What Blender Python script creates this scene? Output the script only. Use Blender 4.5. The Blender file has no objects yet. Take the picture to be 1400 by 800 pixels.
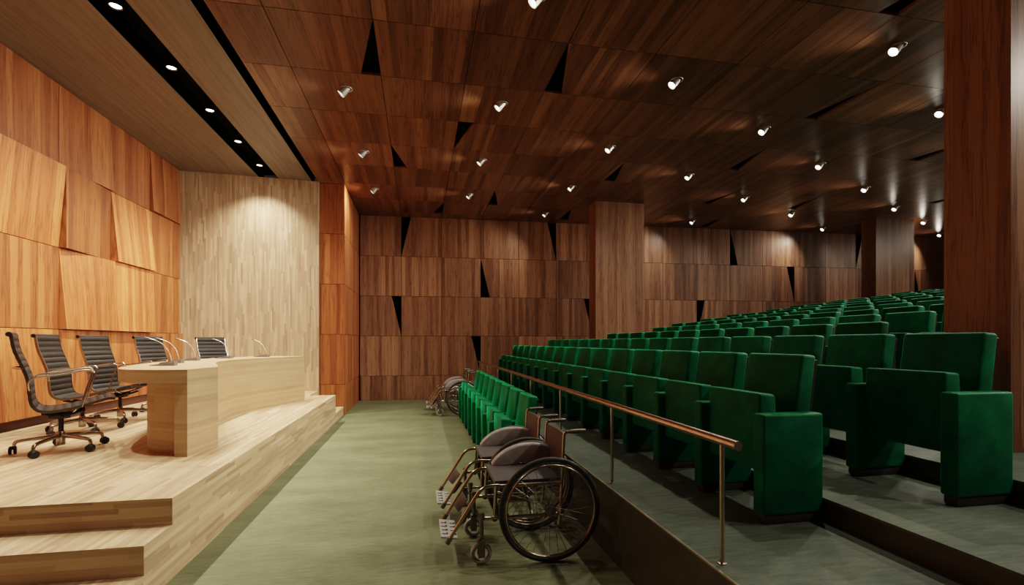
import bpy, bmesh, math, random
from mathutils import Vector, Matrix
random.seed(7)
PI = math.pi
scene = bpy.context.scene
COL = scene.collection

# ------------------------------------------------------------------ materials
def new_mat(name):
    m = bpy.data.materials.new(name); m.use_nodes = True
    nt = m.node_tree
    b = nt.nodes['Principled BSDF']
    return m, nt, b

def N(nt, kind, **kw):
    n = nt.nodes.new(kind)
    for k, v in kw.items():
        setattr(n, k, v)
    return n

def math_node(nt, op, a, b=None):
    n = N(nt, 'ShaderNodeMath', operation=op)
    for i, v in enumerate((a, b)):
        if v is None: continue
        if isinstance(v, (int, float)): n.inputs[i].default_value = v
        else: nt.links.new(v, n.inputs[i])
    return n.outputs[0]

def ramp(nt, fac, stops, interp='LINEAR'):
    r = N(nt, 'ShaderNodeValToRGB')
    r.color_ramp.interpolation = interp
    els = r.color_ramp.elements
    while len(els) < len(stops): els.new(0.5)
    for e, (p, c) in zip(els, stops):
        e.position = p; e.color = (*c, 1)
    nt.links.new(fac, r.inputs[0])
    return r.outputs[0]

def mixc(nt, fac, a, b, blend='MIX'):
    m = N(nt, 'ShaderNodeMix', data_type='RGBA', blend_type=blend)
    if isinstance(fac, (int, float)): m.inputs[0].default_value = fac
    else: nt.links.new(fac, m.inputs[0])
    for i, v in ((6, a), (7, b)):
        if isinstance(v, tuple): m.inputs[i].default_value = (*v, 1)
        else: nt.links.new(v, m.inputs[i])
    return m.outputs[2]

def combine(nt, x, y, z):
    c = N(nt, 'ShaderNodeCombineXYZ')
    for i, v in enumerate((x, y, z)):
        if isinstance(v, (int, float)): c.inputs[i].default_value = v
        else: nt.links.new(v, c.inputs[i])
    return c.outputs[0]

def noise(nt, vec, scale=1, detail=2, rough=0.5):
    n = N(nt, 'ShaderNodeTexNoise')
    n.inputs['Scale'].default_value = scale
    n.inputs['Detail'].default_value = detail
    n.inputs['Roughness'].default_value = rough
    nt.links.new(vec, n.inputs['Vector'])
    return n.outputs['Fac']

def white(nt, vec):
    w = N(nt, 'ShaderNodeTexWhiteNoise', noise_dimensions='3D')
    nt.links.new(vec, w.inputs['Vector'])
    return w.outputs['Value']

def uv_rnd(nt):
    uv = N(nt, 'ShaderNodeUVMap'); uv.uv_map = 'UVMap'
    s = N(nt, 'ShaderNodeSeparateXYZ'); nt.links.new(uv.outputs[0], s.inputs[0])
    a = N(nt, 'ShaderNodeAttribute', attribute_name='rnd')
    return s.outputs[0], s.outputs[1], a.outputs['Fac']

def veneer(name, dark, mid, light, rough=0.35, tone=(0.72, 1.18), coat=0.0, spec=0.4):
    """walnut veneer: u across the grain, v along it (metres)"""
    m, nt, b = new_mat(name)
    u, v, r = uv_rnd(nt)
    off = math_node(nt, 'MULTIPLY', r, 37.0)
    # irregular veneer leaves
    wob = noise(nt, combine(nt, math_node(nt, 'MULTIPLY', u, 5.0), math_node(nt, 'MULTIPLY', v, 0.35), off), 1, 1)
    leaf_u = math_node(nt, 'ADD', math_node(nt, 'MULTIPLY', u, 13.0), math_node(nt, 'MULTIPLY', wob, 1.6))
    leaf = white(nt, combine(nt, math_node(nt, 'FLOOR', leaf_u), 0.0, off))
    band = noise(nt, combine(nt, math_node(nt, 'MULTIPLY', u, 16.0), math_node(nt, 'MULTIPLY', v, 0.5), off), 1, 3, 0.6)
    grain = noise(nt, combine(nt, math_node(nt, 'MULTIPLY', u, 130.0), math_node(nt, 'MULTIPLY', v, 2.2), off), 1, 3, 0.6)
    f = math_node(nt, 'ADD', math_node(nt, 'MULTIPLY', leaf, 0.40),
                  math_node(nt, 'ADD', math_node(nt, 'MULTIPLY', band, 0.52), math_node(nt, 'MULTIPLY', grain, 0.28)))
    c = ramp(nt, f, [(0.22, dark), (0.54, mid), (0.88, light)])
    vn = noise(nt, combine(nt, math_node(nt, 'MULTIPLY', u, 22.0), math_node(nt, 'MULTIPLY', v, 0.9), math_node(nt, 'ADD', off, 5.0)), 1, 5, 0.55)
    vein = math_node(nt, 'ABSOLUTE', math_node(nt, 'SUBTRACT', vn, 0.5))
    vc = ramp(nt, vein, [(0.0, (0.58, 0.50, 0.46)), (0.035, (1, 1, 1))])
    c = mixc(nt, 1.0, c, vc, 'MULTIPLY')
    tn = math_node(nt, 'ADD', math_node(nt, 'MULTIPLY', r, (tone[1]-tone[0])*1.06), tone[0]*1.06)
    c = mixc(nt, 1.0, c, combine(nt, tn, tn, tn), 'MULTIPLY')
    nt.links.new(c, b.inputs['Base Color'])
    b.inputs['Roughness'].default_value = rough
    b.inputs['Specular IOR Level'].default_value = spec
    b.inputs['Coat Weight'].default_value = coat
    b.inputs['Coat Roughness'].default_value = 0.22
    return m

def strip_wood(name, cols, width=0.03, length=0.55, rough=0.5, contrast=1.0):
    """blocks of pale wood glued in staggered strips: u across, v along (metres)"""
    m, nt, b = new_mat(name)
    u, v, r = uv_rnd(nt)
    row = math_node(nt, 'FLOOR', math_node(nt, 'DIVIDE', u, width))
    sh = white(nt, combine(nt, row, 3.7, 0.0))
    cell = math_node(nt, 'FLOOR', math_node(nt, 'ADD', math_node(nt, 'DIVIDE', v, length), math_node(nt, 'MULTIPLY', sh, 7.3)))
    tone = white(nt, combine(nt, row, cell, 1.0))
    grain = noise(nt, combine(nt, math_node(nt, 'MULTIPLY', u, 110.0), math_node(nt, 'MULTIPLY', v, 5.0), tone), 1, 3, 0.6)
    cloud = noise(nt, combine(nt, math_node(nt, 'MULTIPLY', u, 9.0), math_node(nt, 'MULTIPLY', v, 1.3), 0.0), 1, 2, 0.5)
    f = math_node(nt, 'ADD', math_node(nt, 'MULTIPLY', tone, 0.5*contrast),
                  math_node(nt, 'ADD', math_node(nt, 'MULTIPLY', grain, 0.35), math_node(nt, 'MULTIPLY', cloud, 0.3)))
    c = ramp(nt, f, [(0.12, cols[0]), (0.38, cols[1]), (0.7, cols[2]), (0.98, cols[3])])
    nt.links.new(c, b.inputs['Base Color'])
    b.inputs['Roughness'].default_value = rough
    b.inputs['Specular IOR Level'].default_value = 0.35
    return m

def carpet(name, c0, c1, c2, rough=0.75):
    m, nt, b = new_mat(name)
    tc = N(nt, 'ShaderNodeTexCoord')
    mp = N(nt, 'ShaderNodeMapping'); mp.inputs['Scale'].default_value = (1.0, 2.6, 1.0)
    nt.links.new(tc.outputs['Object'], mp.inputs[0])
    n1 = noise(nt, mp.outputs[0], 1.1, 6, 0.62)
    mp2 = N(nt, 'ShaderNodeMapping'); mp2.inputs['Scale'].default_value = (9.0, 46.0, 9.0)
    nt.links.new(tc.outputs['Object'], mp2.inputs[0])
    n2 = noise(nt, mp2.outputs[0], 1.0, 4, 0.6)
    n3 = noise(nt, tc.outputs['Object'], 90, 2, 0.6)
    f = math_node(nt, 'ADD', math_node(nt, 'MULTIPLY', n1, 0.62),
                  math_node(nt, 'ADD', math_node(nt, 'MULTIPLY', n2, 0.46), math_node(nt, 'MULTIPLY', n3, 0.22)))
    c = ramp(nt, f, [(0.45, c0), (0.64, c1), (0.84, c2)])
    nt.links.new(c, b.inputs['Base Color'])
    b.inputs['Roughness'].default_value = rough
    b.inputs['Specular IOR Level'].default_value = 0.25
    bp = N(nt, 'ShaderNodeBump'); bp.inputs['Strength'].default_value = 0.12; bp.inputs['Distance'].default_value = 0.004
    nt.links.new(n3, bp.inputs['Height']); nt.links.new(bp.outputs[0], b.inputs['Normal'])
    return m

def velvet(name):
    m, nt, b = new_mat(name)
    tc = N(nt, 'ShaderNodeTexCoord')
    oi = N(nt, 'ShaderNodeObjectInfo')
    ad = N(nt, 'ShaderNodeVectorMath', operation='ADD')
    nt.links.new(tc.outputs['Object'], ad.inputs[0])
    nt.links.new(combine(nt, math_node(nt, 'MULTIPLY', oi.outputs['Random'], 50.0), 0.0, 0.0), ad.inputs[1])
    n1 = noise(nt, ad.outputs[0], 5.5, 5, 0.62)
    n2 = noise(nt, ad.outputs[0], 160, 2, 0.6)
    f = math_node(nt, 'ADD', math_node(nt, 'MULTIPLY', n1, 0.85), math_node(nt, 'MULTIPLY', n2, 0.15))
    c = ramp(nt, f, [(0.34, (0.0018, 0.085, 0.036)), (0.54, (0.003, 0.150, 0.066)), (0.70, (0.006, 0.235, 0.108))])
    nt.links.new(c, b.inputs['Base Color'])
    b.inputs['Roughness'].default_value = 0.58
    b.inputs['Specular IOR Level'].default_value = 0.42
    b.inputs['Specular Tint'].default_value = (0.10, 1.0, 0.45, 1)
    b.inputs['Sheen Weight'].default_value = 1.0
    b.inputs['Sheen Roughness'].default_value = 0.22
    b.inputs['Sheen Tint'].default_value = (0.012, 1.0, 0.36, 1)
    return m

def plain(name, col, rough=0.5, metal=0.0, var=0.12, scale=30.0, spec=0.5):
    m, nt, b = new_mat(name)
    tc = N(nt, 'ShaderNodeTexCoord')
    n1 = noise(nt, tc.outputs['Object'], scale, 3, 0.6)
    lo = tuple(x*(1-var) for x in col); hi = tuple(min(1, x*(1+var)) for x in col)
    c = ramp(nt, n1, [(0.3, lo), (0.7, hi)])
    nt.links.new(c, b.inputs['Base Color'])
    b.inputs['Roughness'].default_value = rough
    b.inputs['Metallic'].default_value = metal
    b.inputs['Specular IOR Level'].default_value = spec
    return m

def emitter(name, col, strength):
    m, nt, b = new_mat(name)
    b.inputs['Base Color'].default_value = (0.9, 0.9, 0.88, 1)
    b.inputs['Emission Color'].default_value = (*col, 1)
    b.inputs['Emission Strength'].default_value = strength
    return m

M_WALNUT = veneer('walnut_veneer', (0.120, 0.052, 0.030), (0.262, 0.126, 0.072), (0.42, 0.225, 0.130), 0.38, (0.78, 1.15))
M_WALL_L = veneer('honey_walnut_veneer', (0.145, 0.041, 0.016), (0.355, 0.108, 0.037), (0.53, 0.200, 0.072), 0.42, (0.60, 1.14))
M_CEIL = veneer('ceiling_veneer', (0.080, 0.033, 0.018), (0.175, 0.076, 0.040), (0.280, 0.135, 0.072), 0.30, spec=0.26, tone=(0.72, 1.15))
M_DARKRED = plain('shadow_gap_wood', (0.070, 0.022, 0.009), 0.6)
M_PALE = strip_wood('pale_strip_wood', [(0.24, 0.135, 0.076), (0.41, 0.280, 0.165), (0.55, 0.405, 0.250), (0.70, 0.54, 0.36)], 0.028, 0.50, 0.42)
M_PALE_WALL = strip_wood('pale_strip_wall', [(0.20, 0.098, 0.060), (0.345, 0.238, 0.150), (0.44, 0.315, 0.202), (0.56, 0.42, 0.285)], 0.024, 0.36, 0.55, 1.15)
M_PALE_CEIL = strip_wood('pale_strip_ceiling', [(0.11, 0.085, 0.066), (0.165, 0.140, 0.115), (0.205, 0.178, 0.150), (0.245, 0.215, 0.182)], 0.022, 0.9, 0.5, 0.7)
M_TABLE = strip_wood('table_wood', [(0.30, 0.185, 0.095), (0.43, 0.29, 0.165), (0.54, 0.39, 0.235), (0.63, 0.48, 0.31)], 0.024, 9.0, 0.42, 0.42)
M_CARPET = carpet('green_grey_carpet', (0.085, 0.100, 0.056), (0.140, 0.157, 0.088), (0.205, 0.215, 0.125), 0.55)
M_CARPET2 = carpet('tier_carpet', (0.055, 0.078, 0.058), (0.110, 0.140, 0.108), (0.170, 0.205, 0.160), 0.6)
M_RISER = plain('dark_metal_riser', (0.115, 0.098, 0.062), 0.30, 0.45, 0.2, 6)
M_NOSING = plain('steel_nosing', (0.42, 0.36, 0.26), 0.35, 0.9)
M_VELVET = velvet('green_velvet')
M_PLINTH = plain('brown_plinth', (0.040, 0.027, 0.022), 0.55)
M_BLACK = plain('black_void', (0.004, 0.004, 0.004), 0.9, spec=0.05)
M_BLACKPL = plain('black_plastic', (0.012, 0.012, 0.012), 0.45)
M_RUBBER = plain('black_rubber', (0.045, 0.043, 0.038), 0.6)
M_CHROME = plain('polished_aluminium', (0.46, 0.43, 0.38), 0.2, 1.0)
M_BRASSY = plain('warm_steel_tube', (0.47, 0.39, 0.31), 0.24, 1.0)
M_COPPER = plain('rail_steel', (0.56, 0.39, 0.30), 0.27, 1.0)
M_POST = plain('post_steel', (0.50, 0.45, 0.36), 0.3, 1.0)
M_LEATHER = plain('black_leather', (0.014, 0.0108, 0.0085), 0.55, 0, 0.25, 60, 0.3)
M_GREYPL = plain('grey_moulded_plastic', (0.34, 0.305, 0.295), 0.35)
M_SLAB = plain('grey_seat_vinyl', (0.075, 0.066, 0.066), 0.55)
M_SLING = plain('brown_sling', (0.085, 0.048, 0.036), 0.6)
M_FOOT = plain('pale_footplate', (0.36, 0.345, 0.32), 0.5)
M_GUNMETAL = plain('gunmetal', (0.20, 0.185, 0.16), 0.35, 0.8)
M_WHITE = plain('white_lamp_metal', (0.55, 0.54, 0.52), 0.3, 0.5)
M_MICBASE = plain('grey_mic_base', (0.17, 0.145, 0.13), 0.42, 0.1)
M_GOOSE = plain('silver_gooseneck', (0.80, 0.70, 0.58), 0.3, 0.9)
M_LENS = emitter('lamp_lens', (1.0, 0.93, 0.82), 14.0)

# ------------------------------------------------------------------ geometry helpers
def merge(dst, src):
    me = bpy.data.meshes.new('tmp'); src.to_mesh(me); src.free()
    dst.from_mesh(me); bpy.data.meshes.remove(me)

def add_box(bm, x0, x1, y0, y1, z0, z1, bevel=0.0, segs=2, mat=None):
    t = bmesh.new()
    bmesh.ops.create_cube(t, size=1)
    for v in t.verts:
        v.co = Vector((x0+(v.co.x+.5)*(x1-x0), y0+(v.co.y+.5)*(y1-y0), z0+(v.co.z+.5)*(z1-z0)))
    if bevel > 0:
        bmesh.ops.bevel(t, geom=list(t.edges), offset=bevel, segments=segs, profile=0.5, affect='EDGES')
    if mat is not None:
        bmesh.ops.transform(t, matrix=mat, verts=t.verts)
    merge(bm, t)

def add_hexa(bm, pts, bevel=0.0, segs=2):
    """pts: 4 front corners (loop) then 4 back corners (same loop)"""
    t = bmesh.new()
    v = [t.verts.new(p) for p in pts]
    for f in ((0,1,2,3), (7,6,5,4), (0,4,5,1), (1,5,6,2), (2,6,7,3), (3,7,4,0)):
        t.faces.new([v[i] for i in f])
    bmesh.ops.recalc_face_normals(t, faces=t.faces)
    if bevel > 0:
        bmesh.ops.bevel(t, geom=list(t.edges), offset=bevel, segments=segs, profile=0.5, affect='EDGES')
    merge(bm, t)

def add_prism(bm, outline, z0, z1, bevel=0.0, segs=2):
    """closed xy outline extruded in z"""
    t = bmesh.new()
    lo = [t.verts.new((x, y, z0)) for x, y in outline]
    hi = [t.verts.new((x, y, z1)) for x, y in outline]
    n = len(outline)
    t.faces.new(lo[::-1]); t.faces.new(hi)
    for i in range(n):
        t.faces.new((lo[i], lo[(i+1) % n], hi[(i+1) % n], hi[i]))
    bmesh.ops.recalc_face_normals(t, faces=t.faces)
    if bevel > 0:
        es = [e for e in t.edges if abs(e.verts[0].co.z-e.verts[1].co.z) < 1e-6]
        bmesh.ops.bevel(t, geom=es, offset=bevel, segments=segs, profile=0.5, affect='EDGES')
    merge(bm, t)

def add_tube(bm, pts, r, n=8, closed=False, caps=True):
    pts = [Vector(p) for p in pts]
    rs = r if isinstance(r, (list, tuple)) else [r]*len(pts)
    m = len(pts)
    tang = []
    for i in range(m):
        if closed: d = pts[(i+1) % m]-pts[i-1]
        else: d = pts[min(i+1, m-1)]-pts[max(i-1, 0)]
        tang.append(d.normalized())
    up = Vector((0, 0, 1)) if abs(tang[0].z) < 0.9 else Vector((1, 0, 0))
    a = tang[0].cross(up).normalized()
    rings = []
    for i in range(m):
        if i:
            q = tang[i-1].rotation_difference(tang[i]); a = q @ a
        a = (a - tang[i]*a.dot(tang[i])).normalized()
        b = tang[i].cross(a)
        rings.append([bm.verts.new(pts[i]+(a*math.cos(2*PI*k/n)+b*math.sin(2*PI*k/n))*rs[i]) for k in range(n)])
    for i in range(m if closed else m-1):
        A, B = rings[i], rings[(i+1) % m]
        for k in range(n):
            bm.faces.new((A[k], A[(k+1) % n], B[(k+1) % n], B[k]))
    if caps and not closed:
        bm.faces.new(rings[0][::-1]); bm.faces.new(rings[-1])

def add_lathe(bm, prof, n=24, mat=Matrix.Identity(4), cap0=True, cap1=True):
    """prof: (radius, height) along local z"""
    rings = []
    for r, z in prof:
        rings.append([bm.verts.new(mat @ Vector((r*math.cos(2*PI*k/n), r*math.sin(2*PI*k/n), z))) for k in range(n)])
    for A, B in zip(rings, rings[1:]):
        for k in range(n):
            bm.faces.new((A[k], A[(k+1) % n], B[(k+1) % n], B[k]))
    if cap0: bm.faces.new(rings[0][::-1])
    if cap1: bm.faces.new(rings[-1])

def add_ring(bm, c, R, r, axis='Y', n=40, m=8):
    c = Vector(c)
    pts = []
    for k in range(n):
        t = 2*PI*k/n
        if axis == 'Y': pts.append(c+Vector((R*math.cos(t), 0, R*math.sin(t))))
        elif axis == 'X': pts.append(c+Vector((0, R*math.cos(t), R*math.sin(t))))
        else: pts.append(c+Vector((R*math.cos(t), R*math.sin(t), 0)))
    add_tube(bm, pts, r, m, closed=True)

def smooth_path(pts, sub=5):
    """Catmull-Rom through pts"""
    P = [Vector(p) for p in pts]; out = []
    for i in range(len(P)-1):
        p0 = P[max(i-1, 0)]; p1 = P[i]; p2 = P[i+1]; p3 = P[min(i+2, len(P)-1)]
        for k in range(sub):
            t = k/sub
            out.append(0.5*((2*p1)+(p2-p0)*t+(2*p0-5*p1+4*p2-p3)*t*t+(3*p1-p0-3*p2+p3)*t**3))
    out.append(P[-1]); return out

def finish(name, bm, mat, parent=None, smooth=None, grain=None, rnds=None, kind=None):
    bmesh.ops.recalc_face_normals(bm, faces=bm.faces) if rnds is None else None
    me = bpy.data.meshes.new(name)
    if grain is not None:
        uvl = bm.loops.layers.uv.new('UVMap')
        for f in bm.faces:
            nrm = f.normal if f.normal.length > 0 else Vector((0, 0, 1))
            g = Vector(grain)
            if abs(nrm.dot(g)) > 0.8:
                g = Vector((1, 0, 0)) if abs(nrm.x) < 0.8 else Vector((0, 1, 0))
            u = nrm.cross(g)
            u = Vector([1.0 if abs(c) == max(abs(q) for q in u) else 0.0 for c in u])
            for l in f.loops:
                l[uvl].uv = (l.vert.co.dot(u)+3.017, l.vert.co.dot(g)+7.0)
    bm.to_mesh(me); bm.free()
    if rnds is not None:
        at = me.attributes.new('rnd', 'FLOAT', 'FACE')
        for i, v in enumerate(rnds): at.data[i].value = v
    me.materials.append(mat)
    o = bpy.data.objects.new(name, me)
    COL.objects.link(o)
    if parent: o.parent = parent
    if smooth is not None:
        for p in me.polygons: p.use_smooth = True
        me.set_sharp_from_angle(angle=math.radians(smooth))
    if kind: o['kind'] = kind
    return o

def thing(name, label, cat, loc=(0, 0, 0), rz=0.0, group=None):
    o = bpy.data.objects.new(name, None); COL.objects.link(o)
    o.location = loc; o.rotation_euler = (0, 0, rz)
    o.empty_display_size = 0.1
    o['label'] = label; o['category'] = cat
    if group: o['group'] = group
    return o

def tag(o, label, cat, group=None):
    o['label'] = label; o['category'] = cat
    if group: o['group'] = group
    return o

def dup(root, loc, rz, label, group=None):
    r = root.copy(); COL.objects.link(r); r.location = loc; r.rotation_euler = (0, 0, rz)
    r['label'] = label
    if group: r['group'] = group
    for ch in list(root.children):
        c = ch.copy(); COL.objects.link(c); c.parent = r
        for g in ch.children:
            d = g.copy(); COL.objects.link(d); d.parent = c
    return r

# ------------------------------------------------------------------ panelled surfaces
class Panels:
    """veneer boards on a surface; a,b are surface metres, d is distance out of it; grain runs along b"""
    def __init__(self, fn): self.fn = fn; self.bm = bmesh.new(); self.uv = []; self.rn = []
    def panel(self, quad, front=0.0, back=0.025, depth=None, rnd=None, gap=0.0035, flat=None):
        cx = sum(p[0] for p in quad)/4; cy = sum(p[1] for p in quad)/4
        q = [(a+(gap if a < cx else -gap), b+(gap if b < cy else -gap)) for a, b in quad]
        dep = depth or [0, 0, 0, 0]
        r = random.random() if rnd is None else rnd
        F = [self.bm.verts.new(self.fn(a, b, front+dep[i])) for i, (a, b) in enumerate(q)]
        K = [self.bm.verts.new(self.fn(a, b, front+dep[i]-back if flat is None else flat)) for i, (a, b) in enumerate(q)]
        ou, ov = r*11.3, r*5.1
        def face(vs, uvs):
            self.bm.faces.new(vs); self.uv.append(uvs); self.rn.append(r)
        face(F, [(a+ou, b+ov) for a, b in q])
        for i in range(4):
            j = (i+1) % 4
            face((F[j], F[i], K[i], K[j]), [(q[j][0]+ou, q[j][1]+ov), (q[i][0]+ou, q[i][1]+ov), (q[i][0]+ou+.02, q[i][1]+ov), (q[j][0]+ou+.02, q[j][1]+ov)])
    def done(self, name, mat, kind='structure', parent=None):
        me = bpy.data.meshes.new(name)
        self.bm.to_mesh(me); self.bm.free()
        uvl = me.uv_layers.new(name='UVMap')
        for p, uvs in zip(me.polygons, self.uv):
            for li, uvc in zip(p.loop_indices, uvs): uvl.data[li].uv = uvc
        at = me.attributes.new('rnd', 'FLOAT', 'FACE')
        for i, v in enumerate(self.rn): at.data[i].value = v
        me.materials.append(mat)
        o = bpy.data.objects.new(name, me); COL.objects.link(o)
        if kind: o['kind'] = kind
        if parent: o.parent = parent
        return o

H = 4.1275
ROWZ = [4.1275, 3.232, 2.337, 1.442, 0.547, 0.0]
GX = lambda k: -0.402+0.8935*k
GY = lambda j: 3.475+0.9093*j

# ---- ceiling -------------------------------------------------------------
CW = {}   # (column, row) -> (side of the cell that is cut, base at 'hi'/'lo', base length)
def cut(edge_k, j, side, base, w=0.2):
    CW[(edge_k-1 if side == 'L' else edge_k, j)] = ('R' if side == 'L' else 'L', base, w)
for a in ((0, 1, 'L', 'hi'), (2, 1, 'R', 'hi'), (1, 3, 'R', 'lo'), (0, 4, 'R', 'hi'), (1, 7, 'L', 'hi'), (2, 6, 'R', 'hi'),
          (4, 4, 'R', 'hi'), (5, -1, 'L', 'hi'), (6, 1, 'L', 'hi'), (6, 3, 'R', 'hi'), (7, 5, 'L', 'hi'), (9, 5, 'R', 'hi'),
          (9, 2, 'L', 'hi'), (12, 4, 'L', 'hi'), (8, 7, 'R', 'hi'), (4, 7, 'R', 'hi')):
    cut(*a)
P = Panels(lambda a, b, d: (a, b, H-d))
for k in range(-2, 17):
    x0, x1 = GX(k), GX(k+1)
    if k == -2: x0, x1 = -1.755, GX(-1)
    for j in range(-7, 9):
        y0, y1 = GY(j), GY(j+1)
        if j == 8: y1 = 11.17
        q = [(x0, y0), (x1, y0), (x1, y1), (x0, y1)]
        w = CW.get((k, j))
        if w:
            i = {('R', 'hi'): 2, ('R', 'lo'): 1, ('L', 'hi'): 3, ('L', 'lo'): 0}[w[:2]]
            q[i] = (q[i][0]+(-w[2] if w[0] == 'R' else w[2]), q[i][1])
        P.panel(q, 0.0, 0.03)
P.done('ceiling', M_CEIL)

bm = bmesh.new()
add_box(bm, -1.76, 15.0, -3.0, 11.6, H+0.16, H+0.2)
finish('ceiling.001', bm, M_BLACK, kind='structure')

bm = bmesh.new()          # pale timber soffit over the stage, with two open slots
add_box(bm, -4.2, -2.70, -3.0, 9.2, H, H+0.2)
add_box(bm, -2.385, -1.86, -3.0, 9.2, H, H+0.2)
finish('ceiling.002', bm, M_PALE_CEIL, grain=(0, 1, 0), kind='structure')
bm = bmesh.new()
add_box(bm, -2.70, -2.385, -3.0, 9.2, H+0.19, H+0.22)
add_box(bm, -2.702, -2.695, -3.0, 9.2, H+0.004, H+0.2)
add_box(bm, -2.39, -2.383, -3.0, 9.2, H+0.004, H+0.2)
add_box(bm, -1.86, -1.755, -3.0, 9.2, H+0.12, H+0.16)
add_box(bm, -1.862, -1.857, -3.0, 9.2, H+0.003, H+0.13)
add_box(bm, -2.70, -2.385, 8.80, 8.83, H+0.004, H+0.2)
finish('ceiling.003', bm, M_BLACK, kind='structure')

# ---- back wall -------------------------------------------------------------
WT = math.atan(0.0364)
wc, ws = math.cos(WT), math.sin(WT)
def back_fn(a, b, d):     # a = world x roughly
    s = (a+1.317)/wc
    return (-1.317+s*wc-d*ws, 11.17-s*ws-d*wc, b)
BW = {}
for seam, row, side, base in ((0, 0, 'R', 'top'), (4, 0, 'L', 'top'), (2, 1, 'R', 'bot'), (0, 2, 'L', 'top'), (5, 2, 'L', 'top'),
                              (2, 3, 'L', 'top'), (9, 0, 'R', 'bot'), (11, 1, 'L', 'top'), (8, 2, 'R', 'top'), (13, 0, 'R', 'top'), (15, 1, 'R', 'bot')):
    BW[(seam-1 if side == 'L' else seam, row)] = ('R' if side == 'L' else 'L', base)
P = Panels(back_fn)
for k in range(-1, 17):
    for r in range(5):
        x0, x1, z0, z1 = max(GX(k), -1.317), GX(k+1), ROWZ[r+1], ROWZ[r]
        q = [(x0, z0), (x1, z0), (x1, z1), (x0, z1)]
        w = BW.get((k, r))
        if w:
            i = {('L', 'top'): 3, ('L', 'bot'): 0, ('R', 'top'): 2, ('R', 'bot'): 1}[w]
            q[i] = (q[i][0]+(0.21 if w[0] == 'L' else -0.21), q[i][1])
        P.panel(q, 0.0, 0.03)
P.done('wall_back', M_WALNUT)
bm = bmesh.new()
add_hexa(bm, [back_fn(-1.6, 0, -.12), back_fn(15, 0, -.12), back_fn(15, H+.2, -.12), back_fn(-1.6, H+.2, -.12),
              back_fn(-1.6, 0, -.2), back_fn(15, 0, -.2), back_fn(15, H+.2, -.2), back_fn(-1.6, H+.2, -.2)])
finish('wall_back.001', bm, M_BLACK, kind='structure')

# ---- panelled pier at the end of the stage ------------------------------------
P = Panels(lambda a, b, d: (a, 9.05-d, b))
for r in range(5):
    P.panel([(-1.745, ROWZ[r+1]), (-1.318, ROWZ[r+1]), (-1.318, ROWZ[r]), (-1.745, ROWZ[r])], 0.0, 0.03, rnd=0.12+0.05*((r*3) % 4))
P.done('wall_stage', M_WALL_L)
P = Panels(lambda a, b, d: (-1.318+d, a, b))
for (y0, y1) in ((9.05, 9.72), (9.72, 10.44), (10.44, 11.17)):
    for r in range(5):
        P.panel([(y0, ROWZ[r+1]), (y1, ROWZ[r+1]), (y1, ROWZ[r]), (y0, ROWZ[r])], 0.0, 0.03, rnd=0.04+0.05*((r*5+int(y0*7)) % 4))
P.done('wall_stage.001', M_WALL_L)
bm = bmesh.new()
add_box(bm, -1.74, -1.36, 9.085, 11.3, 0, H)
finish('wall_stage.002', bm, M_DARKRED, kind='structure')

# ---- pale end wall behind the stage ---------------------------------------------
bm = bmesh.new()
add_hexa(bm, [(-3.95, 8.83, 0), (-1.745, 8.985, 0), (-1.745, 8.985, H), (-3.95, 8.83, H), (-3.95, 9.1, 0), (-1.745, 9.1, 0), (-1.745, 9.1, H), (-3.95, 9.1, H)])
finish('wall_end', bm, M_PALE_WALL, grain=(0, 0, 1), kind='structure')

# ---- left wall: tilted boards ------------------------------------------------------
LX = -3.905
P = Panels(lambda a, b, d: (LX+d, a, b))
YS = [8.85-0.91*k for k in range(0, 14)]
TILT = {(0, 0): (0.0, 0.0, .02, .05), (2, 0): (0, 0, .035, .0), (1, 1): (0, 0, .085, .085), (3, 1): (.075, .075, 0, 0), (4, 1): (.04, .06, 0, 0),
        (1, 2): (.05, .05, .075, .075), (2, 2): (.0, .05, .075, .075), (5, 2): (.05, .05, 0, 0), (3, 3): (0, 0, .04, .06), (2, 3): (.03, .0, .0, .0),
        (5, 0): (0, 0, .06, .06), (2, 1): (.07, 0, 0, .07), (0, 3): (.0, .04, .03, .0)}
TONE = {(3, 1): .86, (2, 1): 0.0, (1, 1): .95, (0, 1): .22, (3, 2): .40, (2, 2): .92, (1, 2): .99, (0, 2): .30, (0, 0): .03, (1, 0): .06, (2, 0): .10, (3, 0): .05, (0, 3): .27, (1, 3): .58, (2, 3): .62, (3, 3): .70}  # tone per board; the top row's shade is put into the wood colour
for c in range(len(YS)-1):
    y1, y0 = YS[c], YS[c+1]
    for r in range(4):
        z1, z0 = ROWZ[r], (ROWZ[r+1] if r < 3 else 0.545)
        t = TILT.get((c, r), (0, 0, 0, 0))       # top near, top far, bottom far, bottom near
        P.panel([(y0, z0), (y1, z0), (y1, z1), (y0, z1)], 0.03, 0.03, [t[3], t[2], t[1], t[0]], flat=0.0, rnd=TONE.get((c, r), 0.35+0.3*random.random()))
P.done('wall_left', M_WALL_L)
bm = bmesh.new()
add_box(bm, LX-0.2, LX-0.012, -3.0, 9.1, 0.0, H)
finish('wall_left.001', bm, M_DARKRED, kind='structure')
bm = bmesh.new()
add_box(bm, LX-0.012, LX+0.012, -3.0, 8.83, 0.443, 0.538)
finish('baseboard_left', bm, M_DARKRED, kind='structure')

# ---- walls that close the hall out of view ----------------------------------------
bm = bmesh.new()
add_box(bm, 14.9, 15.0, -3.0, 11.3, 0, H)
finish('wall_right', bm, M_WALNUT, grain=(0, 0, 1), kind='structure')
bm = bmesh.new()
add_box(bm, -4.1, 15.0, -3.1, -3.0, 0, H)
finish('wall_front', bm, M_WALNUT, grain=(0, 0, 1), kind='structure')

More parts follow.
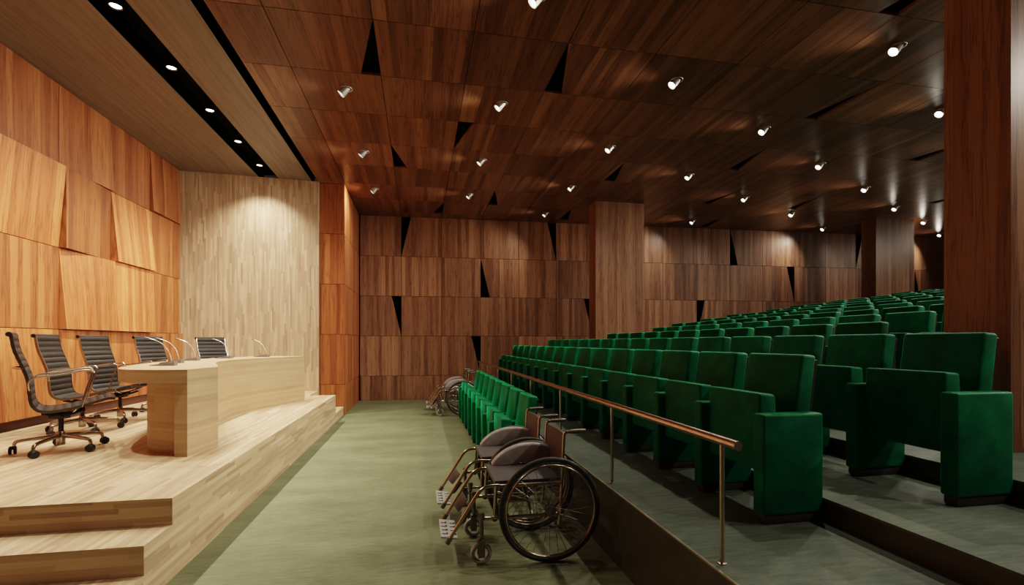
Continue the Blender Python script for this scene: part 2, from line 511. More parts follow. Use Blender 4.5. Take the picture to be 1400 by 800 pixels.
# ---- columns --------------------------------------------------------------------------
def column(x0, x1, y0, y1, z0):
    P = Panels(lambda a, b, d: (a, b, d))
    bm = P.bm
    def quad(pts, uvs, r):
        bm.faces.new([bm.verts.new(p) for p in pts]); P.uv.append(uvs); P.rn.append(r)
    r = 0.32+0.25*random.random()
    quad([(x0, y0, z0), (x1, y0, z0), (x1, y0, H), (x0, y0, H)], [(x0, z0), (x1, z0), (x1, H), (x0, H)], r)
    quad([(x0, y1, z0), (x0, y0, z0), (x0, y0, H), (x0, y1, H)], [(y1, z0), (y0, z0), (y0, H), (y1, H)], r*0.5)
    quad([(x1, y0, z0), (x1, y1, z0), (x1, y1, H), (x1, y0, H)], [(y0, z0), (y1, z0), (y1, H), (y0, H)], r)
    quad([(x1, y1, z0), (x0, y1, z0), (x0, y1, H), (x1, y1, H)], [(x1, z0), (x0, z0), (x0, H), (x1, H)], r)
    return P.done('column', M_WALNUT)
RISE, PITCH, Z1 = 0.113, 0.82, 0.42
lev = lambda n: Z1+RISE*(n-1)
column(3.43, 4.46, 2.245, 2.615, lev(2))
column(3.46, 4.50, 9.17, 9.54, lev(2))
column(10.16, 11.2, 9.19, 9.56, lev(9))

# ---- floor, stage, tiers -----------------------------------------------------------------
bm = bmesh.new()
add_box(bm, -4.1, 1.2, -3.0, 11.4, -0.06, 0.0)
finish('floor', bm, M_CARPET, kind='structure')

SZ = 0.443
bm = bmesh.new()
add_box(bm, -3.95, -1.75, 2.96, 8.99, 0, SZ)
add_box(bm, -1.75, -1.335, 2.96, 8.234, 0, SZ)
add_box(bm, -3.95, -1.335, 2.68, 2.96, 0, SZ*2/3)
add_box(bm, -3.95, -1.335, 2.40, 2.68, 0, SZ/3)
add_box(bm, -1.75, -1.335, 8.234, 9.04, 0, SZ/3)
bm2 = bm
bmesh.ops.recalc_face_normals(bm2, faces=bm2.faces)
st = finish('stage_floor', bm2, M_PALE, grain=(0, 1, 0), kind='structure')

NT = 13
for n in range(1, NT+1):
    x0 = 1.132 if n == 1 else 1.965+PITCH*(n-2)
    x1 = 1.965+PITCH*(n-1) if n < NT else 14.9
    z = lev(n)
    bm = bmesh.new()
    add_box(bm, x0+0.004, x1+0.004, -3.0, 11.25, -0.06 if n == 1 else lev(n)-0.16, z)
    t = finish('floor', bm, M_CARPET2, kind='structure')
    zb = 0.0 if n == 1 else lev(n-1)
    bm = bmesh.new()
    add_box(bm, x0-0.002, x0+0.004, -3.0, 11.2, zb+0.0005, z-0.006)
    finish('trim_riser', bm, M_RISER, kind='structure')
    bm = bmesh.new()
    if n == 1:
        add_box(bm, x0-0.004, x0+0.006, -3.0, 11.2, z-0.006, z+0.0015)
    else:
        add_box(bm, x0-0.012, x0+0.004, -3.0, 11.2, z-0.012, z+0.001)
    finish('trim_nosing', bm, M_NOSING if n == 1 else M_CARPET2, kind='structure')

# ------------------------------------------------------------------ auditorium seats
SP = 0.52
def seat_meshes():
    d = {}
    bm = bmesh.new(); add_box(bm, 0.0, 0.335, -0.04, 0.04, 0.045, 0.532, 0.013, 3); d['arm'] = bm
    bm = bmesh.new(); add_box(bm, 0.012, 0.325, -0.033, 0.033, 0.0, 0.05, 0.012, 2); d['plinth'] = bm
    bm = bmesh.new()
    add_hexa(bm, [(0.045, 0.047, 0.235), (0.045, SP-0.047, 0.235), (0.045, SP-0.047, 0.625), (0.045, 0.047, 0.625),
                  (0.165, 0.047, 0.225), (0.165, SP-0.047, 0.225), (0.138, SP-0.047, 0.618), (0.138, 0.047, 0.618)], 0.014, 3)
    d['cushion'] = bm
    bm = bmesh.new()
    a, b = 0.054, SP-0.054
    add_hexa(bm, [(0.218, a, 0.29), (0.218, b, 0.29), (0.298, b, 0.818), (0.298, a, 0.818),
                  (0.315, a, 0.28), (0.315, b, 0.28), (0.384, b, 0.812), (0.384, a, 0.812)], 0.016, 3)
    d['back'] = bm
    bm = bmesh.new()
    add_hexa(bm, [(0.310, a+.004, 0.31), (0.310, b-.004, 0.31), (0.372, b-.004, 0.79), (0.372, a+.004, 0.79),
                  (0.330, a+.004, 0.31), (0.330, b-.004, 0.31), (0.394, b-.004, 0.79), (0.394, a+.004, 0.79)], 0.004, 1)
    d['shell'] = bm
    return d
def make_seat(label):
    D = seat_meshes()
    t = thing('auditorium_seat', label, 'seat', (0, 0, 0))
    a = finish('armrest', D['arm'], M_VELVET, t, 35)
    p = finish('plinth', D['plinth'], M_PLINTH, a, 35); p['label'] = 'dark brown plinth'
    finish('seat_cushion', D['cushion'], M_VELVET, t, 35)
    b = finish('backrest', D['back'], M_VELVET, t, 35)
    s = finish('back_shell', D['shell'], M_PLINTH, b, 35)
    return t
proto = make_seat('x'); used = [False]
ORD = ['first', 'second', 'third', 'fourth', 'fifth', 'sixth', 'seventh', 'eighth', 'ninth', 'tenth', 'eleventh', 'twelfth',
       'thirteenth', 'fourteenth', 'fifteenth', 'sixteenth', 'seventeenth']
def place_seat(x, y, z, label, group, last=False):
    if not used[0]:
        used[0] = True; o = proto; o.location = (x, y, z); o['label'] = label; o['group'] = group
    else:
        o = dup(proto, (x, y, z), 0, label, group)
    if last:       # the far end of a row closes with one more armrest
        arm = [c for c in proto.children if c.name.startswith('armrest')][0]
        a = arm.copy(); COL.objects.link(a); a.parent = o; a.location = (0, SP, 0)
        for g in arm.children:
            d = g.copy(); COL.objects.link(d); d.parent = a
# (row, first seat index, last seat index); odd rows start at y=2.08, even rows half a seat nearer
ROWS = [(1, 0, 14), (2, 0, 15), (3, 2, 12), (4, 2, 12), (5, 3, 13), (6, 5, 14), (7, 6, 14), (8, 7, 14), (9, 8, 14), (10, 10, 14), (11, 11, 12)]
for (n, k0, k1) in ROWS:
    base = 2.08 if n % 2 else 1.84
    m = k1-k0+1
    for k in range(k0, k1+1):
        if n <= 4:
            i = k-k0
            lab = 'green velvet tip-up seat, %s from the near end of the %s raised row' % (ORD[i], ORD[n-1])
        else:
            i = k1-k
            lab = 'green velvet tip-up seat, %s from the back-wall end of the %s raised row' % (ORD[i], ORD[n-1])
        place_seat(1.616+PITCH*(n-1), base+SP*k, lev(n), lab, 'green velvet seats of the %s raised row' % ORD[n-1], k == k1)
for k in range(8):
    place_seat(0.66, 4.14+SP*k, 0.0, 'green velvet tip-up seat on the lower floor, %s from the two nearer wheelchairs' % ORD[k], 'green velvet seats on the lower floor', k == 7)

# ------------------------------------------------------------------ handrail
hr = thing('handrail', 'copper-toned steel handrail on thin posts along the raised seating edge', 'handrail', (1.183, 1.73, Z1))
bm = bmesh.new(); add_tube(bm, [(0, -0.10, 0.487), (0, 8.0, 0.487)], 0.0185, 16); finish('rail', bm, M_COPPER, hr, 40)
for k in range(8):
    bm = bmesh.new()
    y = 1.12*k
    add_tube(bm, [(0, y, 0), (0, y, 0.475)], 0.0095, 12)
    add_lathe(bm, [(0.019, 0), (0.019, 0.004), (0.011, 0.006)], 16, Matrix.Translation((0, y, 0)))
    finish('post', bm, M_POST, hr, 40)

# ------------------------------------------------------------------ conference table
FRONT = [(-1.70, 3.99), (-1.64, 4.39), (-1.82, 4.85), (-1.985, 5.25), (-2.09, 5.62), (-2.13, 6.0), (-2.12, 6.22), (-2.065, 6.47), (-1.95, 6.80), (-1.82, 7.10), (-1.735, 7.30), (-1.66, 7.56)]
arc = [tuple(p[:2]) for p in smooth_path([(x, y, 0) for x, y in FRONT[1:-1]], 5)]
front = [FRONT[0]]+arc+[FRONT[-1]]
BACK = [(-2.28, 7.72), (-2.48, 7.2), (-2.62, 6.6), (-2.66, 6.0), (-2.62, 5.4), (-2.54, 5.0), (-2.45, 4.66), (-2.36, 4.38), (-2.24, 4.17), (-2.08, 4.04), (-1.9, 3.985)]
back = [tuple(p[:2]) for p in smooth_path([(x, y, 0) for x, y in BACK], 4)]
tb = thing('conference_table', 'long curved pale wooden speakers table on the stage', 'table', (-2.1, 5.8, SZ))
def loc2(L): return [(x+2.1, y-5.8) for x, y in L]
ZT = 0.653
def offset_in(path, d):
    out = []
    for i, (x, y) in enumerate(path):
        x0, y0 = path[max(i-1, 0)]; x1, y1 = path[min(i+1, len(path)-1)]
        tx, ty = x1-x0, y1-y0; L = math.hypot(tx, ty)
        out.append((x-ty/L*d, y+tx/L*d))
    return out
bm = bmesh.new()
inner = offset_in(front, 0.095)
add_prism(bm, loc2(front+back), ZT-0.10, ZT, 0.0)
finish('tabletop', bm, M_TABLE, tb, 30, grain=(0, 1, 0))
inner = offset_in(front, 0.095)
bm = bmesh.new()
add_prism(bm, loc2(front+inner[::-1]), 0.0, ZT-0.10, 0.0)
finish('front_panel', bm, M_TABLE, tb, 30, grain=(0, 1, 0))
BODY = [(-1.80, 4.10), (-1.95, 4.15), (-2.07, 4.24), (-2.155, 4.38), (-2.20, 4.62), (-2.27, 5.1), (-2.33, 5.6), (-2.35, 6.1), (-2.32, 6.6), (-2.22, 7.0), (-2.08, 7.3), (-1.95, 7.42)]
body = [tuple(p[:2]) for p in smooth_path([(x, y, 0) for x, y in BODY], 4)]
inn = offset_in(front, 0.097)[2:-2]
bm = bmesh.new()
add_prism(bm, loc2(body+inn[::-1]), 0.0, ZT-0.1005, 0.0)
finish('pedestal', bm, M_TABLE, tb, 30, grain=(0, 1, 0))

# ------------------------------------------------------------------ microphones
def make_mic(label, loc, rz):
    t = thing('desk_microphone', label, 'microphone', loc, rz, 'gooseneck microphones on the speakers table')
    bm = bmesh.new()
    add_hexa(bm, [(0.0, -0.045, 0.0), (0.0, 0.045, 0.0), (0.0, 0.045, 0.034), (0.0, -0.045, 0.034),
                  (-0.19, -0.03, 0.0), (-0.19, 0.03, 0.0), (-0.19, 0.03, 0.006), (-0.19, -0.03, 0.006)], 0.003, 1)
    b = finish('microphone_base', bm, M_MICBASE, t, 35)
    bm = bmesh.new()
    add_hexa(bm, [(-0.02, -0.034, 0.0312), (-0.02, 0.034, 0.0312), (-0.02, 0.034, 0.034), (-0.02, -0.034, 0.034),
                  (-0.12, -0.028, 0.0165), (-0.12, 0.028, 0.0165), (-0.12, 0.028, 0.0195), (-0.12, -0.028, 0.0195)])
    finish('button_panel', bm, M_BLACKPL, b)
    bm = bmesh.new()
    path = smooth_path([(-0.035, 0, 0.028), (-0.04, 0, 0.07), (-0.062, 0, 0.135), (-0.11, 0, 0.195), (-0.165, 0, 0.225), (-0.205, 0, 0.238)], 5)
    add_tube(bm, path, 0.0034, 8)
    g = finish('gooseneck', bm, M_GOOSE, t, 60)
    bm = bmesh.new()
    add_tube(bm, [(-0.196, 0, 0.235), (-0.205, 0, 0.238), (-0.228, 0, 0.243), (-0.235, 0, 0.244)], [0.005, 0.0075, 0.0075, 0.004], 10)
    finish('microphone_head', bm, M_MICBASE, g, 60)
    return t
mics = [(-2.10, 4.72, 8, 'gooseneck microphone at the near rounded end of the table'),
        (-2.29, 5.28, 4, 'gooseneck microphone second from the near end of the table'),
        (-2.42, 5.95, 0, 'gooseneck microphone in the middle of the curved table'),
        (-2.33, 6.66, -6, 'gooseneck microphone second from the far end of the table'),
        (-2.06, 7.22, -12, 'gooseneck microphone at the far end of the table')]
m0 = None
for x, y, a, lab in mics:
    if m0 is None: m0 = make_mic(lab, (x, y, SZ+ZT+0.0005), math.radians(a))
    else: dup(m0, (x, y, SZ+ZT+0.0005), math.radians(a), lab)

# ------------------------------------------------------------------ office chairs (local +x = forward)
def make_chair(label, loc, rz):
    t = thing('office_chair', label, 'chair', loc, rz, 'black ribbed office chairs behind the speakers table')
    prof = smooth_path([(-0.262, 0, 0.915), (-0.245, 0, 0.80), (-0.205, 0, 0.68), (-0.175, 0, 0.575), (-0.166, 0, 0.47), (-0.155, 0, 0.395),
                        (-0.118, 0, 0.345), (-0.05, 0, 0.332), (0.07, 0, 0.348), (0.20, 0, 0.385), (0.28, 0, 0.408), (0.325, 0, 0.405)], 14)
    # arc-length ribs
    L = [0]
    for a, b in zip(prof, prof[1:]): L.append(L[-1]+(b-a).length)
    rib = 0.052
    W = 0.205
    bm = bmesh.new()
    rowsF, rowsB = [], []
    for i, p in enumerate(prof):
        d = (prof[min(i+1, len(prof)-1)]-prof[max(i-1, 0)]).normalized()
        nrm = Vector((-d.z, 0, d.x))      # up / forward side of the sling
        if nrm.x < 0 and nrm.z < 0: nrm = -nrm
        bulge = 0.004+0.013*abs(math.sin(PI*L[i]/rib))**0.55
        rowsF.append([bm.verts.new(p+nrm*bulge*(1 if abs(y) < W-0.01 else 0.55)+Vector((0, y, 0))) for y in (-W, -W*0.5, 0, W*0.5, W)])
        rowsB.append([bm.verts.new(p-nrm*(bulge*0.7)+Vector((0, y, 0))) for y in (-W, -W*0.5, 0, W*0.5, W)])
    for i in range(len(prof)-1):
        for k in range(4):
            bm.faces.new((rowsF[i][k], rowsF[i][k+1], rowsF[i+1][k+1], rowsF[i+1][k]))
            bm.faces.new((rowsB[i][k+1], rowsB[i][k], rowsB[i+1][k], rowsB[i+1][k+1]))
        bm.faces.new((rowsF[i][0], rowsF[i+1][0], rowsB[i+1][0], rowsB[i][0]))
        bm.faces.new((rowsF[i][4], rowsB[i][4], rowsB[i+1][4], rowsF[i+1][4]))
    bm.faces.new(rowsF[0][::-1]+rowsB[0]); bm.faces.new(rowsF[-1]+rowsB[-1][::-1])
    sl = finish('ribbed_sling', bm, M_LEATHER, t, 50)
    for y in (-1, 1):
        bm = bmesh.new()
        pr = prof[::4]+[prof[-1]]
        secs = []
        for i, p in enumerate(pr):
            d = (pr[min(i+1, len(pr)-1)]-pr[max(i-1, 0)]).normalized()
            n = Vector((-d.z, 0, d.x))
            y0, y1 = sorted((y*(W+0.001), y*(W+0.010)))
            c = [p+n*0.010, p-n*0.010]
            secs.append([bm.verts.new(c[0]+Vector((0, y0, 0))), bm.verts.new(c[0]+Vector((0, y1, 0))), bm.verts.new(c[1]+Vector((0, y1, 0))), bm.verts.new(c[1]+Vector((0, y0, 0)))])
        for A, B in zip(secs, secs[1:]):
            for k in range(4): bm.faces.new((A[k], A[(k+1) % 4], B[(k+1) % 4], B[k]))
        bm.faces.new(secs[0]); bm.faces.new(secs[-1][::-1])
        finish('side_rail', bm, M_CHROME, t, 40)
    # rolled top
    bm = bmesh.new()
    add_tube(bm, [(-0.272, -W-0.012, 0.915), (-0.272, W+0.012, 0.915)], 0.018, 12)
    finish('top_roll', bm, M_LEATHER, t, 40)
    bm = bmesh.new()
    add_tube(bm, smooth_path([(-0.20, -W-0.01, 0.66), (-0.25, -W*0.5, 0.665), (-0.262, 0, 0.667), (-0.25, W*0.5, 0.665), (-0.20, W+0.01, 0.66)], 4), 0.008, 8)
    finish('back_spreader', bm, M_CHROME, t, 60)
    bm = bmesh.new()
    add_tube(bm, smooth_path([(0.09, -W-0.01, 0.345), (0.07, -W*0.5, 0.315), (0.03, 0, 0.30), (0.07, W*0.5, 0.315), (0.09, W+0.01, 0.345)], 4), 0.010, 8)
    finish('seat_spreader', bm, M_CHROME, t, 60)
    for y in (-1, 1):
        bm = bmesh.new()
        yy = y*(W+0.03)
        path = smooth_path([(-0.165, y*(W+0.014), 0.50), (-0.168, yy, 0.56), (-0.13, yy, 0.595), (0.02, yy, 0.615), (0.15, yy, 0.64), (0.19, yy, 0.625), (0.188, yy, 0.59),
                            (0.155, yy, 0.47), (0.125, y*(W+0.014), 0.355)], 5)
        add_tube(bm, path, 0.0066, 10)
        finish('armrest', bm, M_CHROME, t, 60)
    bm = bmesh.new()
    add_box(bm, -0.075, 0.06, -0.05, 0.05, 0.255, 0.305, 0.012, 2)
    add_tube(bm, [(0.03, 0.03, 0.275), (0.14, 0.075, 0.315)], 0.011, 8)
    add_tube(bm, [(0.03, -0.03, 0.275), (0.14, -0.075, 0.315)], 0.011, 8)
    add_tube(bm, [(-0.04, 0.0, 0.28), (-0.10, 0.1, 0.31)], 0.011, 8)
    add_tube(bm, [(-0.04, 0.0, 0.28), (-0.10, -0.1, 0.31)], 0.011, 8)
    add_tube(bm, [(0.0, -0.05, 0.285), (0.02, -0.17, 0.28), (0.02, -0.2, 0.28)], 0.006, 8)
    finish('tilt_mechanism', bm, M_BLACKPL, t, 40)
    bm = bmesh.new()
    add_lathe(bm, [(0.017, 0.15), (0.017, 0.26)], 16)
    finish('gas_column', bm, M_BLACKPL, t, 40)
    bm = bmesh.new()
    add_lathe(bm, [(0.026, 0.045), (0.028, 0.05), (0.028, 0.135), (0.022, 0.152)], 18)
    for k in range(5):
        a = 2*PI*k/5+0.38
        ca, sa = math.cos(a), math.sin(a)
        pts = smooth_path([(0.02*ca, 0.02*sa, 0.118), (0.12*ca, 0.12*sa, 0.112), (0.235*ca, 0.235*sa, 0.100), (0.265*ca, 0.265*sa, 0.088), (0.274*ca, 0.274*sa, 0.058)], 4)
        add_tube(bm, pts, [0.017-0.006*i/(len(pts)-1) for i in range(len(pts))], 10)
    sb = finish('star_base', bm, M_CHROME, t, 45)
    for k in range(5):
        a = 2*PI*k/5+0.38
        Mx = Matrix.Translation((0.28*math.cos(a), 0.28*math.sin(a), 0)) @ Matrix.Rotation(a+0.9*k, 4, 'Z')
        bm = bmesh.new()
        for s in (-1, 1):
            add_lathe(bm, [(0.006, -0.009), (0.024, -0.009), (0.029, -0.004), (0.029, 0.004), (0.024, 0.009), (0.006, 0.009)], 18,
                      Mx @ Matrix.Translation((0.008, s*0.014, 0.029)) @ Matrix.Rotation(PI/2, 4, 'X'))
        add_box(bm, -0.006, 0.020, -0.022, 0.022, 0.034, 0.062, 0.008, 2, Mx)
        finish('caster', bm, M_BLACKPL, sb, 40)
    return t
chairs = [(-2.79, 4.43, 31, 'black ribbed office chair nearest the viewer, seen from its side'),
          (-3.18, 5.33, 11, 'black ribbed office chair just behind the nearest chair, second of the five'),
          (-3.22, 6.00, -4, 'black ribbed office chair beside the rounded table end, third of the five'),
          (-3.14, 6.85, -15, 'black ribbed office chair behind the table against the orange wood wall'),
          (-2.83, 7.72, -36, 'black ribbed office chair behind the table against the pale end wall')]
c0 = None
for x, y, a, lab in chairs:
    if c0 is None: c0 = make_chair(lab, (x, y, SZ), math.radians(a))
    else: dup(c0, (x, y, SZ), math.radians(a), lab)

# ------------------------------------------------------------------ wheelchairs (local origin under the seat, facing -x)
def make_wheelchair(label, loc, rz):
    t = thing('wheelchair', label, 'wheelchair', loc, rz, 'folding wheelchairs beside the lower seats')
    YW = 0.25; CX, R = 0.10, 0.31
    for s in (-1, 1):
        y = s*YW
        bm = bmesh.new()
        add_ring(bm, (CX, y, R), R-0.0135, 0.0135, 'Y', 64, 10)
        tyre = finish('wheel', bm, M_RUBBER, t, 60)
        bm = bmesh.new()
        add_ring(bm, (CX, y, R), R-0.033, 0.008, 'Y', 56, 8)
        finish('rim', bm, M_GUNMETAL, tyre, 60)
        bm = bmesh.new()
        add_ring(bm, (CX, y+s*0.03, R), R-0.042, 0.0065, 'Y', 56, 8)
        for k in range(6):
            a = 2*PI*k/6+0.3
            p = Vector((math.cos(a), 0, math.sin(a)))
            add_tube(bm, [Vector((CX, y+s*0.03, R))+p*(R-0.042), Vector((CX, y, R))+p*(R-0.036)], 0.003, 6)
        finish('push_rim', bm, M_BRASSY, tyre, 60)
        bm = bmesh.new()
        for k in range(32):
            a = 2*PI*k/32; a2 = a+(0.42 if k % 2 else -0.42)
            o = 0.020 if (k//2) % 2 else -0.020
            add_tube(bm, [(CX+0.026*math.cos(a2), y+o, R+0.026*math.sin(a2)), (CX+(R-0.04)*math.cos(a), y, R+(R-0.04)*math.sin(a))], 0.0014, 4, caps=False)
        finish('spokes', bm, M_GUNMETAL, tyre, 60)
        bm = bmesh.new()
        add_lathe(bm, [(0.012, -0.034), (0.03, -0.026), (0.03, -0.016), (0.016, -0.012), (0.016, 0.012), (0.03, 0.016), (0.03, 0.026), (0.012, 0.034)], 18,
                  Matrix.Translation((CX, y, R)) @ Matrix.Rotation(PI/2, 4, 'X'))
        finish('hub', bm, M_GUNMETAL, tyre, 40)
    # frame: rear uprights with push handles, seat rails, lower rails
    YF = 0.205
    for s in (-1, 1):
        y = s*YF
        bm = bmesh.new()
        add_tube(bm, smooth_path([(0.165, y, 0.20), (0.175, y, 0.26), (0.185, y, 0.45), (0.197, y, 0.69), (0.202, y, 0.742), (0.218, y, 0.756), (0.255, y, 0.758)], 4), 0.0095, 10)
        add_tube(bm, [(-0.20, y, 0.452), (0.185, y, 0.452)], 0.0105, 10)
        add_tube(bm, [(-0.30, y, 0.265), (0.17, y, 0.262)], 0.0105, 10)
        add_tube(bm, [(-0.205, y, 0.36), (-0.02, y, 0.358)], 0.009, 8)
        add_tube(bm, [(-0.215, y, 0.455), (-0.225, y, 0.30), (-0.225, y, 0.262)], 0.0105, 10)
        fr = finish('side_frame', bm, M_BRASSY, t, 60)
        bm = bmesh.new()
        add_tube(bm, [(0.235, y, 0.7575), (0.29, y, 0.759), (0.335, y, 0.760)], [0.0125, 0.0135, 0.0125], 12)
        finish('handle_grip', bm, M_GUNMETAL, fr, 40)
        # front leg tube with foot end
        bm = bmesh.new()
        add_tube(bm, smooth_path([(-0.15, y*0.97, 0.452), (-0.25, y*0.97, 0.452), (-0.30, y*0.97, 0.435), (-0.335, y*0.97, 0.395), (-0.405, y*0.97, 0.285), (-0.490, y*0.97, 0.155)], 4), 0.0105, 10)
        lt = finish('leg_tube', bm, M_BRASSY, t, 60)
        bm = bmesh.new()
        add_tube(bm, [(-0.484, y*0.97, 0.165), (-0.504, y*0.97, 0.134)], 0.0165, 12)
        finish('tube_end', bm, M_GUNMETAL, lt, 40)
        # caster
        bm = bmesh.new()
        add_tube(bm, [(-0.30, y, 0.262), (-0.305, y, 0.30)], 0.017, 12)
        add_tube(bm, [(-0.305, y, 0.27), (-0.302, y, 0.16), (-0.302, y, 0.135)], 0.013, 10)
        for q in (-1, 1):
            add_box(bm, -0.325, -0.285, y+q*0.022-0.003, y+q*0.022+0.003, 0.045, 0.150, 0.002, 1)
        add_box(bm, -0.322, -0.286, y-0.025, y+0.025, 0.135, 0.152, 0.004, 1)
        add_ring(bm, (-0.225, y, 0.262), 0.012, 0.008, 'Y', 16, 8)
        cf = finish('caster_fork', bm, M_GUNMETAL, t, 40)
        bm = bmesh.new()
        add_ring(bm, (-0.305, y, 0.064), 0.051, 0.013, 'Y', 32, 10)
        cw = finish('caster_wheel', bm, M_GREYPL, cf, 60)
    for s in (-1, 1):
        pass
    bm = bmesh.new()        # cross brace
    add_tube(bm, [(0.0, -YF, 0.262), (0.0, YF, 0.44)], 0.010, 8)
    add_tube(bm, [(0.02, YF, 0.262), (0.02, -YF, 0.44)], 0.010, 8)
    finish('cross_brace', bm, M_GUNMETAL, t, 40)
    bm = bmesh.new()
    add_box(bm, -0.225, 0.17, -0.20, 0.20, 0.452, 0.482, 0.008, 2)
    finish('seat', bm, M_SLAB, t, 40)
    # backrest sling, slightly hollow
    bm = bmesh.new()
    nu, nv = 8, 4
    g = [[[bm.verts.new((0.188+0.0095*(j/nv)+0.02*(1-(2*i/nu-1)**2)+d, -0.198+0.396*i/nu, 0.50+0.24*j/nv)) for j in range(nv+1)] for i in range(nu+1)] for d in (0, 0.012)]
    for i in range(nu):
        for j in range(nv):
            bm.faces.new((g[0][i][j], g[0][i][j+1], g[0][i+1][j+1], g[0][i+1][j]))
            bm.faces.new((g[1][i][j], g[1][i+1][j], g[1][i+1][j+1], g[1][i][j+1]))
    for i in range(nu):
        bm.faces.new((g[0][i][nv], g[1][i][nv], g[1][i+1][nv], g[0][i+1][nv])); bm.faces.new((g[0][i][0], g[0][i+1][0], g[1][i+1][0], g[1][i][0]))
    for j in range(nv):
        bm.faces.new((g[0][0][j], g[1][0][j], g[1][0][j+1], g[0][0][j+1])); bm.faces.new((g[0][nu][j], g[0][nu][j+1], g[1][nu][j+1], g[1][nu][j]))
    finish('backrest', bm, M_SLING, t, 50)
    # domed side guard by the far wheel
    bm = bmesh.new()
    y = 0.222
    prev = None
    n = 22
    rings = []
    for i in range(n+1):
        a = math.radians(158-132*i/n)
        cx, cz, rx, rz_ = 0.075, 0.40, 0.285, 0.205
        o = Vector((cx+rx*math.cos(a), 0, cz+rz_*math.sin(a)))
        inn = Vector((cx+(rx-0.10)*math.cos(a), 0, cz+(rz_-0.10)*math.sin(a)))
        ring = []
        for k in range(7):
            q = PI*k/6
            ring.append(bm.verts.new(o+Vector((0, y-0.045-0.001+0.030*math.cos(q), 0.018*math.sin(q)))))
        ring.append(bm.verts.new(Vector((inn.x, y-0.075, max(0.485, inn.z)))))
        ring.insert(0, bm.verts.new(Vector((inn.x, y-0.02, max(0.485, inn.z)))))
        rings.append(ring)
    for A, B in zip(rings, rings[1:]):
        for k in range(len(A)-1):
            bm.faces.new((A[k], A[k+1], B[k+1], B[k]))
        bm.faces.new((A[-1], A[0], B[0], B[-1]))
    bm.faces.new(rings[0]); bm.faces.new(rings[-1][::-1])
    finish('side_guard', bm, M_GREYPL, t, 50)
    # calf pads between the leg tubes, footplate
    for yy in (0.185, -0.185):
        bm = bmesh.new()
        s = 1 if yy > 0 else -1
        a = (-0.392, yy, 0.305); b_ = (-0.446, yy, 0.224)
        add_hexa(bm, [a, b_, (-0.413, yy-s*0.075, 0.20), (-0.360, yy-s*0.075, 0.27),
                      (a[0]+.012, a[1], a[2]+.009), (b_[0]+.012, b_[1], b_[2]+.009), (-0.401, yy-s*0.075, 0.209), (-0.348, yy-s*0.075, 0.279)], 0.003, 1)
        finish('calf_pad', bm, M_SLING, t, 40)
    fm = Matrix.Translation((-0.487, 0, 0.143)) @ Matrix.Rotation(math.radians(9), 4, 'Y')
    bm = bmesh.new()
    add_box(bm, -0.050, 0.052, -0.145, 0.145, -0.007, 0.005, 0.004, 1, fm)
    fp = finish('footplate', bm, M_FOOT, t, 40); fp['label'] = 'pale footplate with dark grip marks'
    bm = bmesh.new()
    for i, yy in enumerate((-0.10, -0.04, 0.02, 0.08)):
        for xx in (-0.022, 0.03):
            add_box(bm, xx-0.018, xx+0.016, yy-0.006, yy+0.006, 0.0045, 0.0062, 0, 1, fm)
            add_box(bm, xx+0.008, xx+0.016, yy-0.006, yy+0.022, 0.0045, 0.0062, 0, 1, fm)
    finish('grip_pattern', bm, M_BLACKPL, fp)
    return t
wcs = [(0.66, 3.016, 'empty wheelchair nearest the viewer, its big wheel in full view'),
       (0.66, 3.63, 'empty wheelchair between the nearest wheelchair and the lower green seats'),
       (0.66, 8.76, 'empty wheelchair at the far end of the lower green seats'),
       (0.66, 9.42, 'empty wheelchair farthest back, closest to the back wall')]
w0 = None
for x, y, lab in wcs:
    if w0 is None: w0 = make_wheelchair(lab, (x, y, 0), 0)
    else: dup(w0, (x, y, 0), 0, lab)

# ------------------------------------------------------------------ lamps
def spot(loc, direction, power, size, blend, col, radius=0.03):
    l = bpy.data.lights.new('spot', 'SPOT'); l.energy = power; l.spot_size = math.radians(size); l.spot_blend = blend
    l.color = col; l.shadow_soft_size = radius
    o = bpy.data.objects.new('spot', l); COL.objects.link(o); o.location = loc
    o.rotation_euler = Vector(direction).to_track_quat('-Z', 'Y').to_euler()
    return o
WARM = (1.0, 0.89, 0.75)
TILT_A = math.radians(48)       # lamp axis below the horizontal, pointing to the stage
AX = Vector((-math.cos(TILT_A), 0, -math.sin(TILT_A)))
def make_lamp(label, loc, group):
    t = thing('ceiling_spotlight', label, 'spotlight', loc, 0, group)
    bm = bmesh.new()
    add_ring(bm, (0.03, 0, -0.002), 0.062, 0.005, 'Z', 28, 8)
    finish('mounting_ring', bm, M_WHITE, t, 60)
    q = AX.to_track_quat('Z', 'Y').to_matrix().to_4x4()
    Mh = Matrix.Translation((0.055, 0, 0.03)) @ q
    bm = bmesh.new()
    add_lathe(bm, [(0.030, -0.02), (0.036, 0.02), (0.043, 0.07), (0.0465, 0.118), (0.0475, 0.128), (0.042, 0.128), (0.039, 0.118), (0.0385, 0.096)], 24, Mh, True, False)
    h = finish('lamp_housing', bm, M_WHITE, t, 40)
    bm = bmesh.new()
    add_lathe(bm, [(0.0385, 0.096), (0.0385, 0.098)], 24, Mh)
    ln = finish('lens', bm, M_LENS, h, 40); ln['label'] = 'glowing white lens'
    return t
lamps = []
for ci in range(0, 9):
    x = -0.83+1.7625*ci
    odd = ci in (2, 4, 6, 8)
    ys = [2.985, 4.78, 6.59, 8.39, 10.22, 1.18, -0.62] if odd else [2.01, 3.83, 5.635, 7.44, 9.21, 0.20, -1.6]
    for yi, y in enumerate(ys):
        lamps.append((ci, yi, x, y)) if (yi < 5 and not (ci < 4 and ci != 2 and yi == 0)) or (yi == 5 and 3 <= ci <= 4) else None
LAMP_W = 92
l0 = None
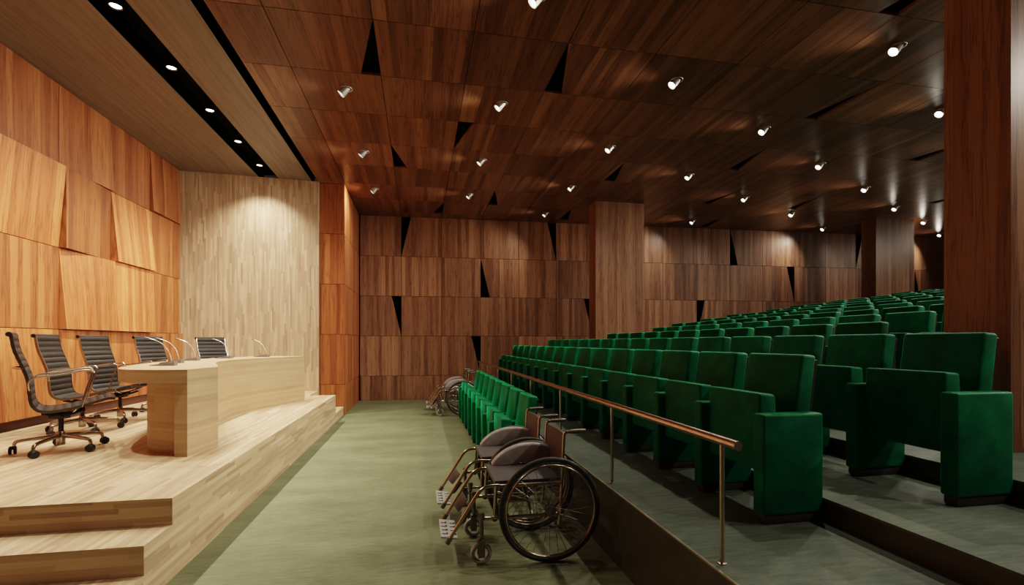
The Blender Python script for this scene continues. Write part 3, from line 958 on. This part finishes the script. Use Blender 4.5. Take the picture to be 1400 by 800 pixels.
for ci, yi, x, y in lamps:
    if (ci, yi) == (3, 4): continue      # a column stands there
    p = Vector((x, y, H))
    if True:
        lab = 'tilted white ceiling spotlight, %s from back wall, %s line from the stage' % (ORD[5 if yi == 5 else 4-yi], ORD[ci])
        grp = 'white spotlights across the wooden ceiling'
        if l0 is None: l0 = make_lamp(lab, p, grp)
        else: dup(l0, p, 0, lab, grp)
    spot(p+Vector((0.055, 0, 0.03))+AX*0.135, AX+Vector((0, 0, 0.1)), LAMP_W*(1.9 if yi == 5 else 1.0), 128, 1.0, WARM, 0.035)

SLOT_W = 260
d0 = None
for i in range(-1, 5):
    y = 4.67+0.941*i
    if i >= -1:
        lab = ('recessed black downlight in the ceiling slot closest to the pale end wall' if i == 4 else
               'recessed black downlight in the ceiling slot, %s from the pale end wall' % ORD[4-i])
        if d0 is None:
            t = d0 = thing('recessed_downlight', lab, 'downlight', (-2.54, y, H+0.03), 0, 'downlights in the black ceiling slot')
            bm = bmesh.new()
            add_lathe(bm, [(0.055, 0.15), (0.055, 0.0), (0.05, -0.004), (0.044, 0.0), (0.041, 0.008)], 24, cap1=False)
            h = finish('lamp_housing', bm, M_BLACKPL, t, 40)
            bm = bmesh.new(); add_lathe(bm, [(0.041, 0.007), (0.041, 0.010)], 24)
            ln = finish('lens', bm, M_LENS, h, 40); ln['label'] = 'glowing white lens'
        else: dup(d0, (-2.54, y, H+0.03), 0, lab)
    if True:
        spot((-2.54, y, H+0.02), (-0.05, 0, -1), SLOT_W, 114, 0.8, (1.0, 0.885, 0.725), 0.045)

# ------------------------------------------------------------------ world, camera
w = bpy.data.worlds.new('World'); scene.world = w; w.use_nodes = True
w.node_tree.nodes['Background'].inputs[0].default_value = (1.0, 0.86, 0.70, 1)
w.node_tree.nodes['Background'].inputs[1].default_value = 0.02
cam = bpy.data.cameras.new('Camera'); co = bpy.data.objects.new('Camera', cam); COL.objects.link(co)
co.location = (0, 0, 1.3)
yaw = math.atan(126.5/660)
co.rotation_euler = (PI/2, 0, -yaw)
cam.sensor_width = 36; cam.sensor_fit = 'HORIZONTAL'; cam.lens = 36*660/1400
cam.shift_y = 68/1400; cam.clip_start = 0.02
scene.camera = co
scene.view_settings.view_transform = 'Filmic'
scene.view_settings.look = 'Medium High Contrast'
scene.view_settings.exposure = 0.12
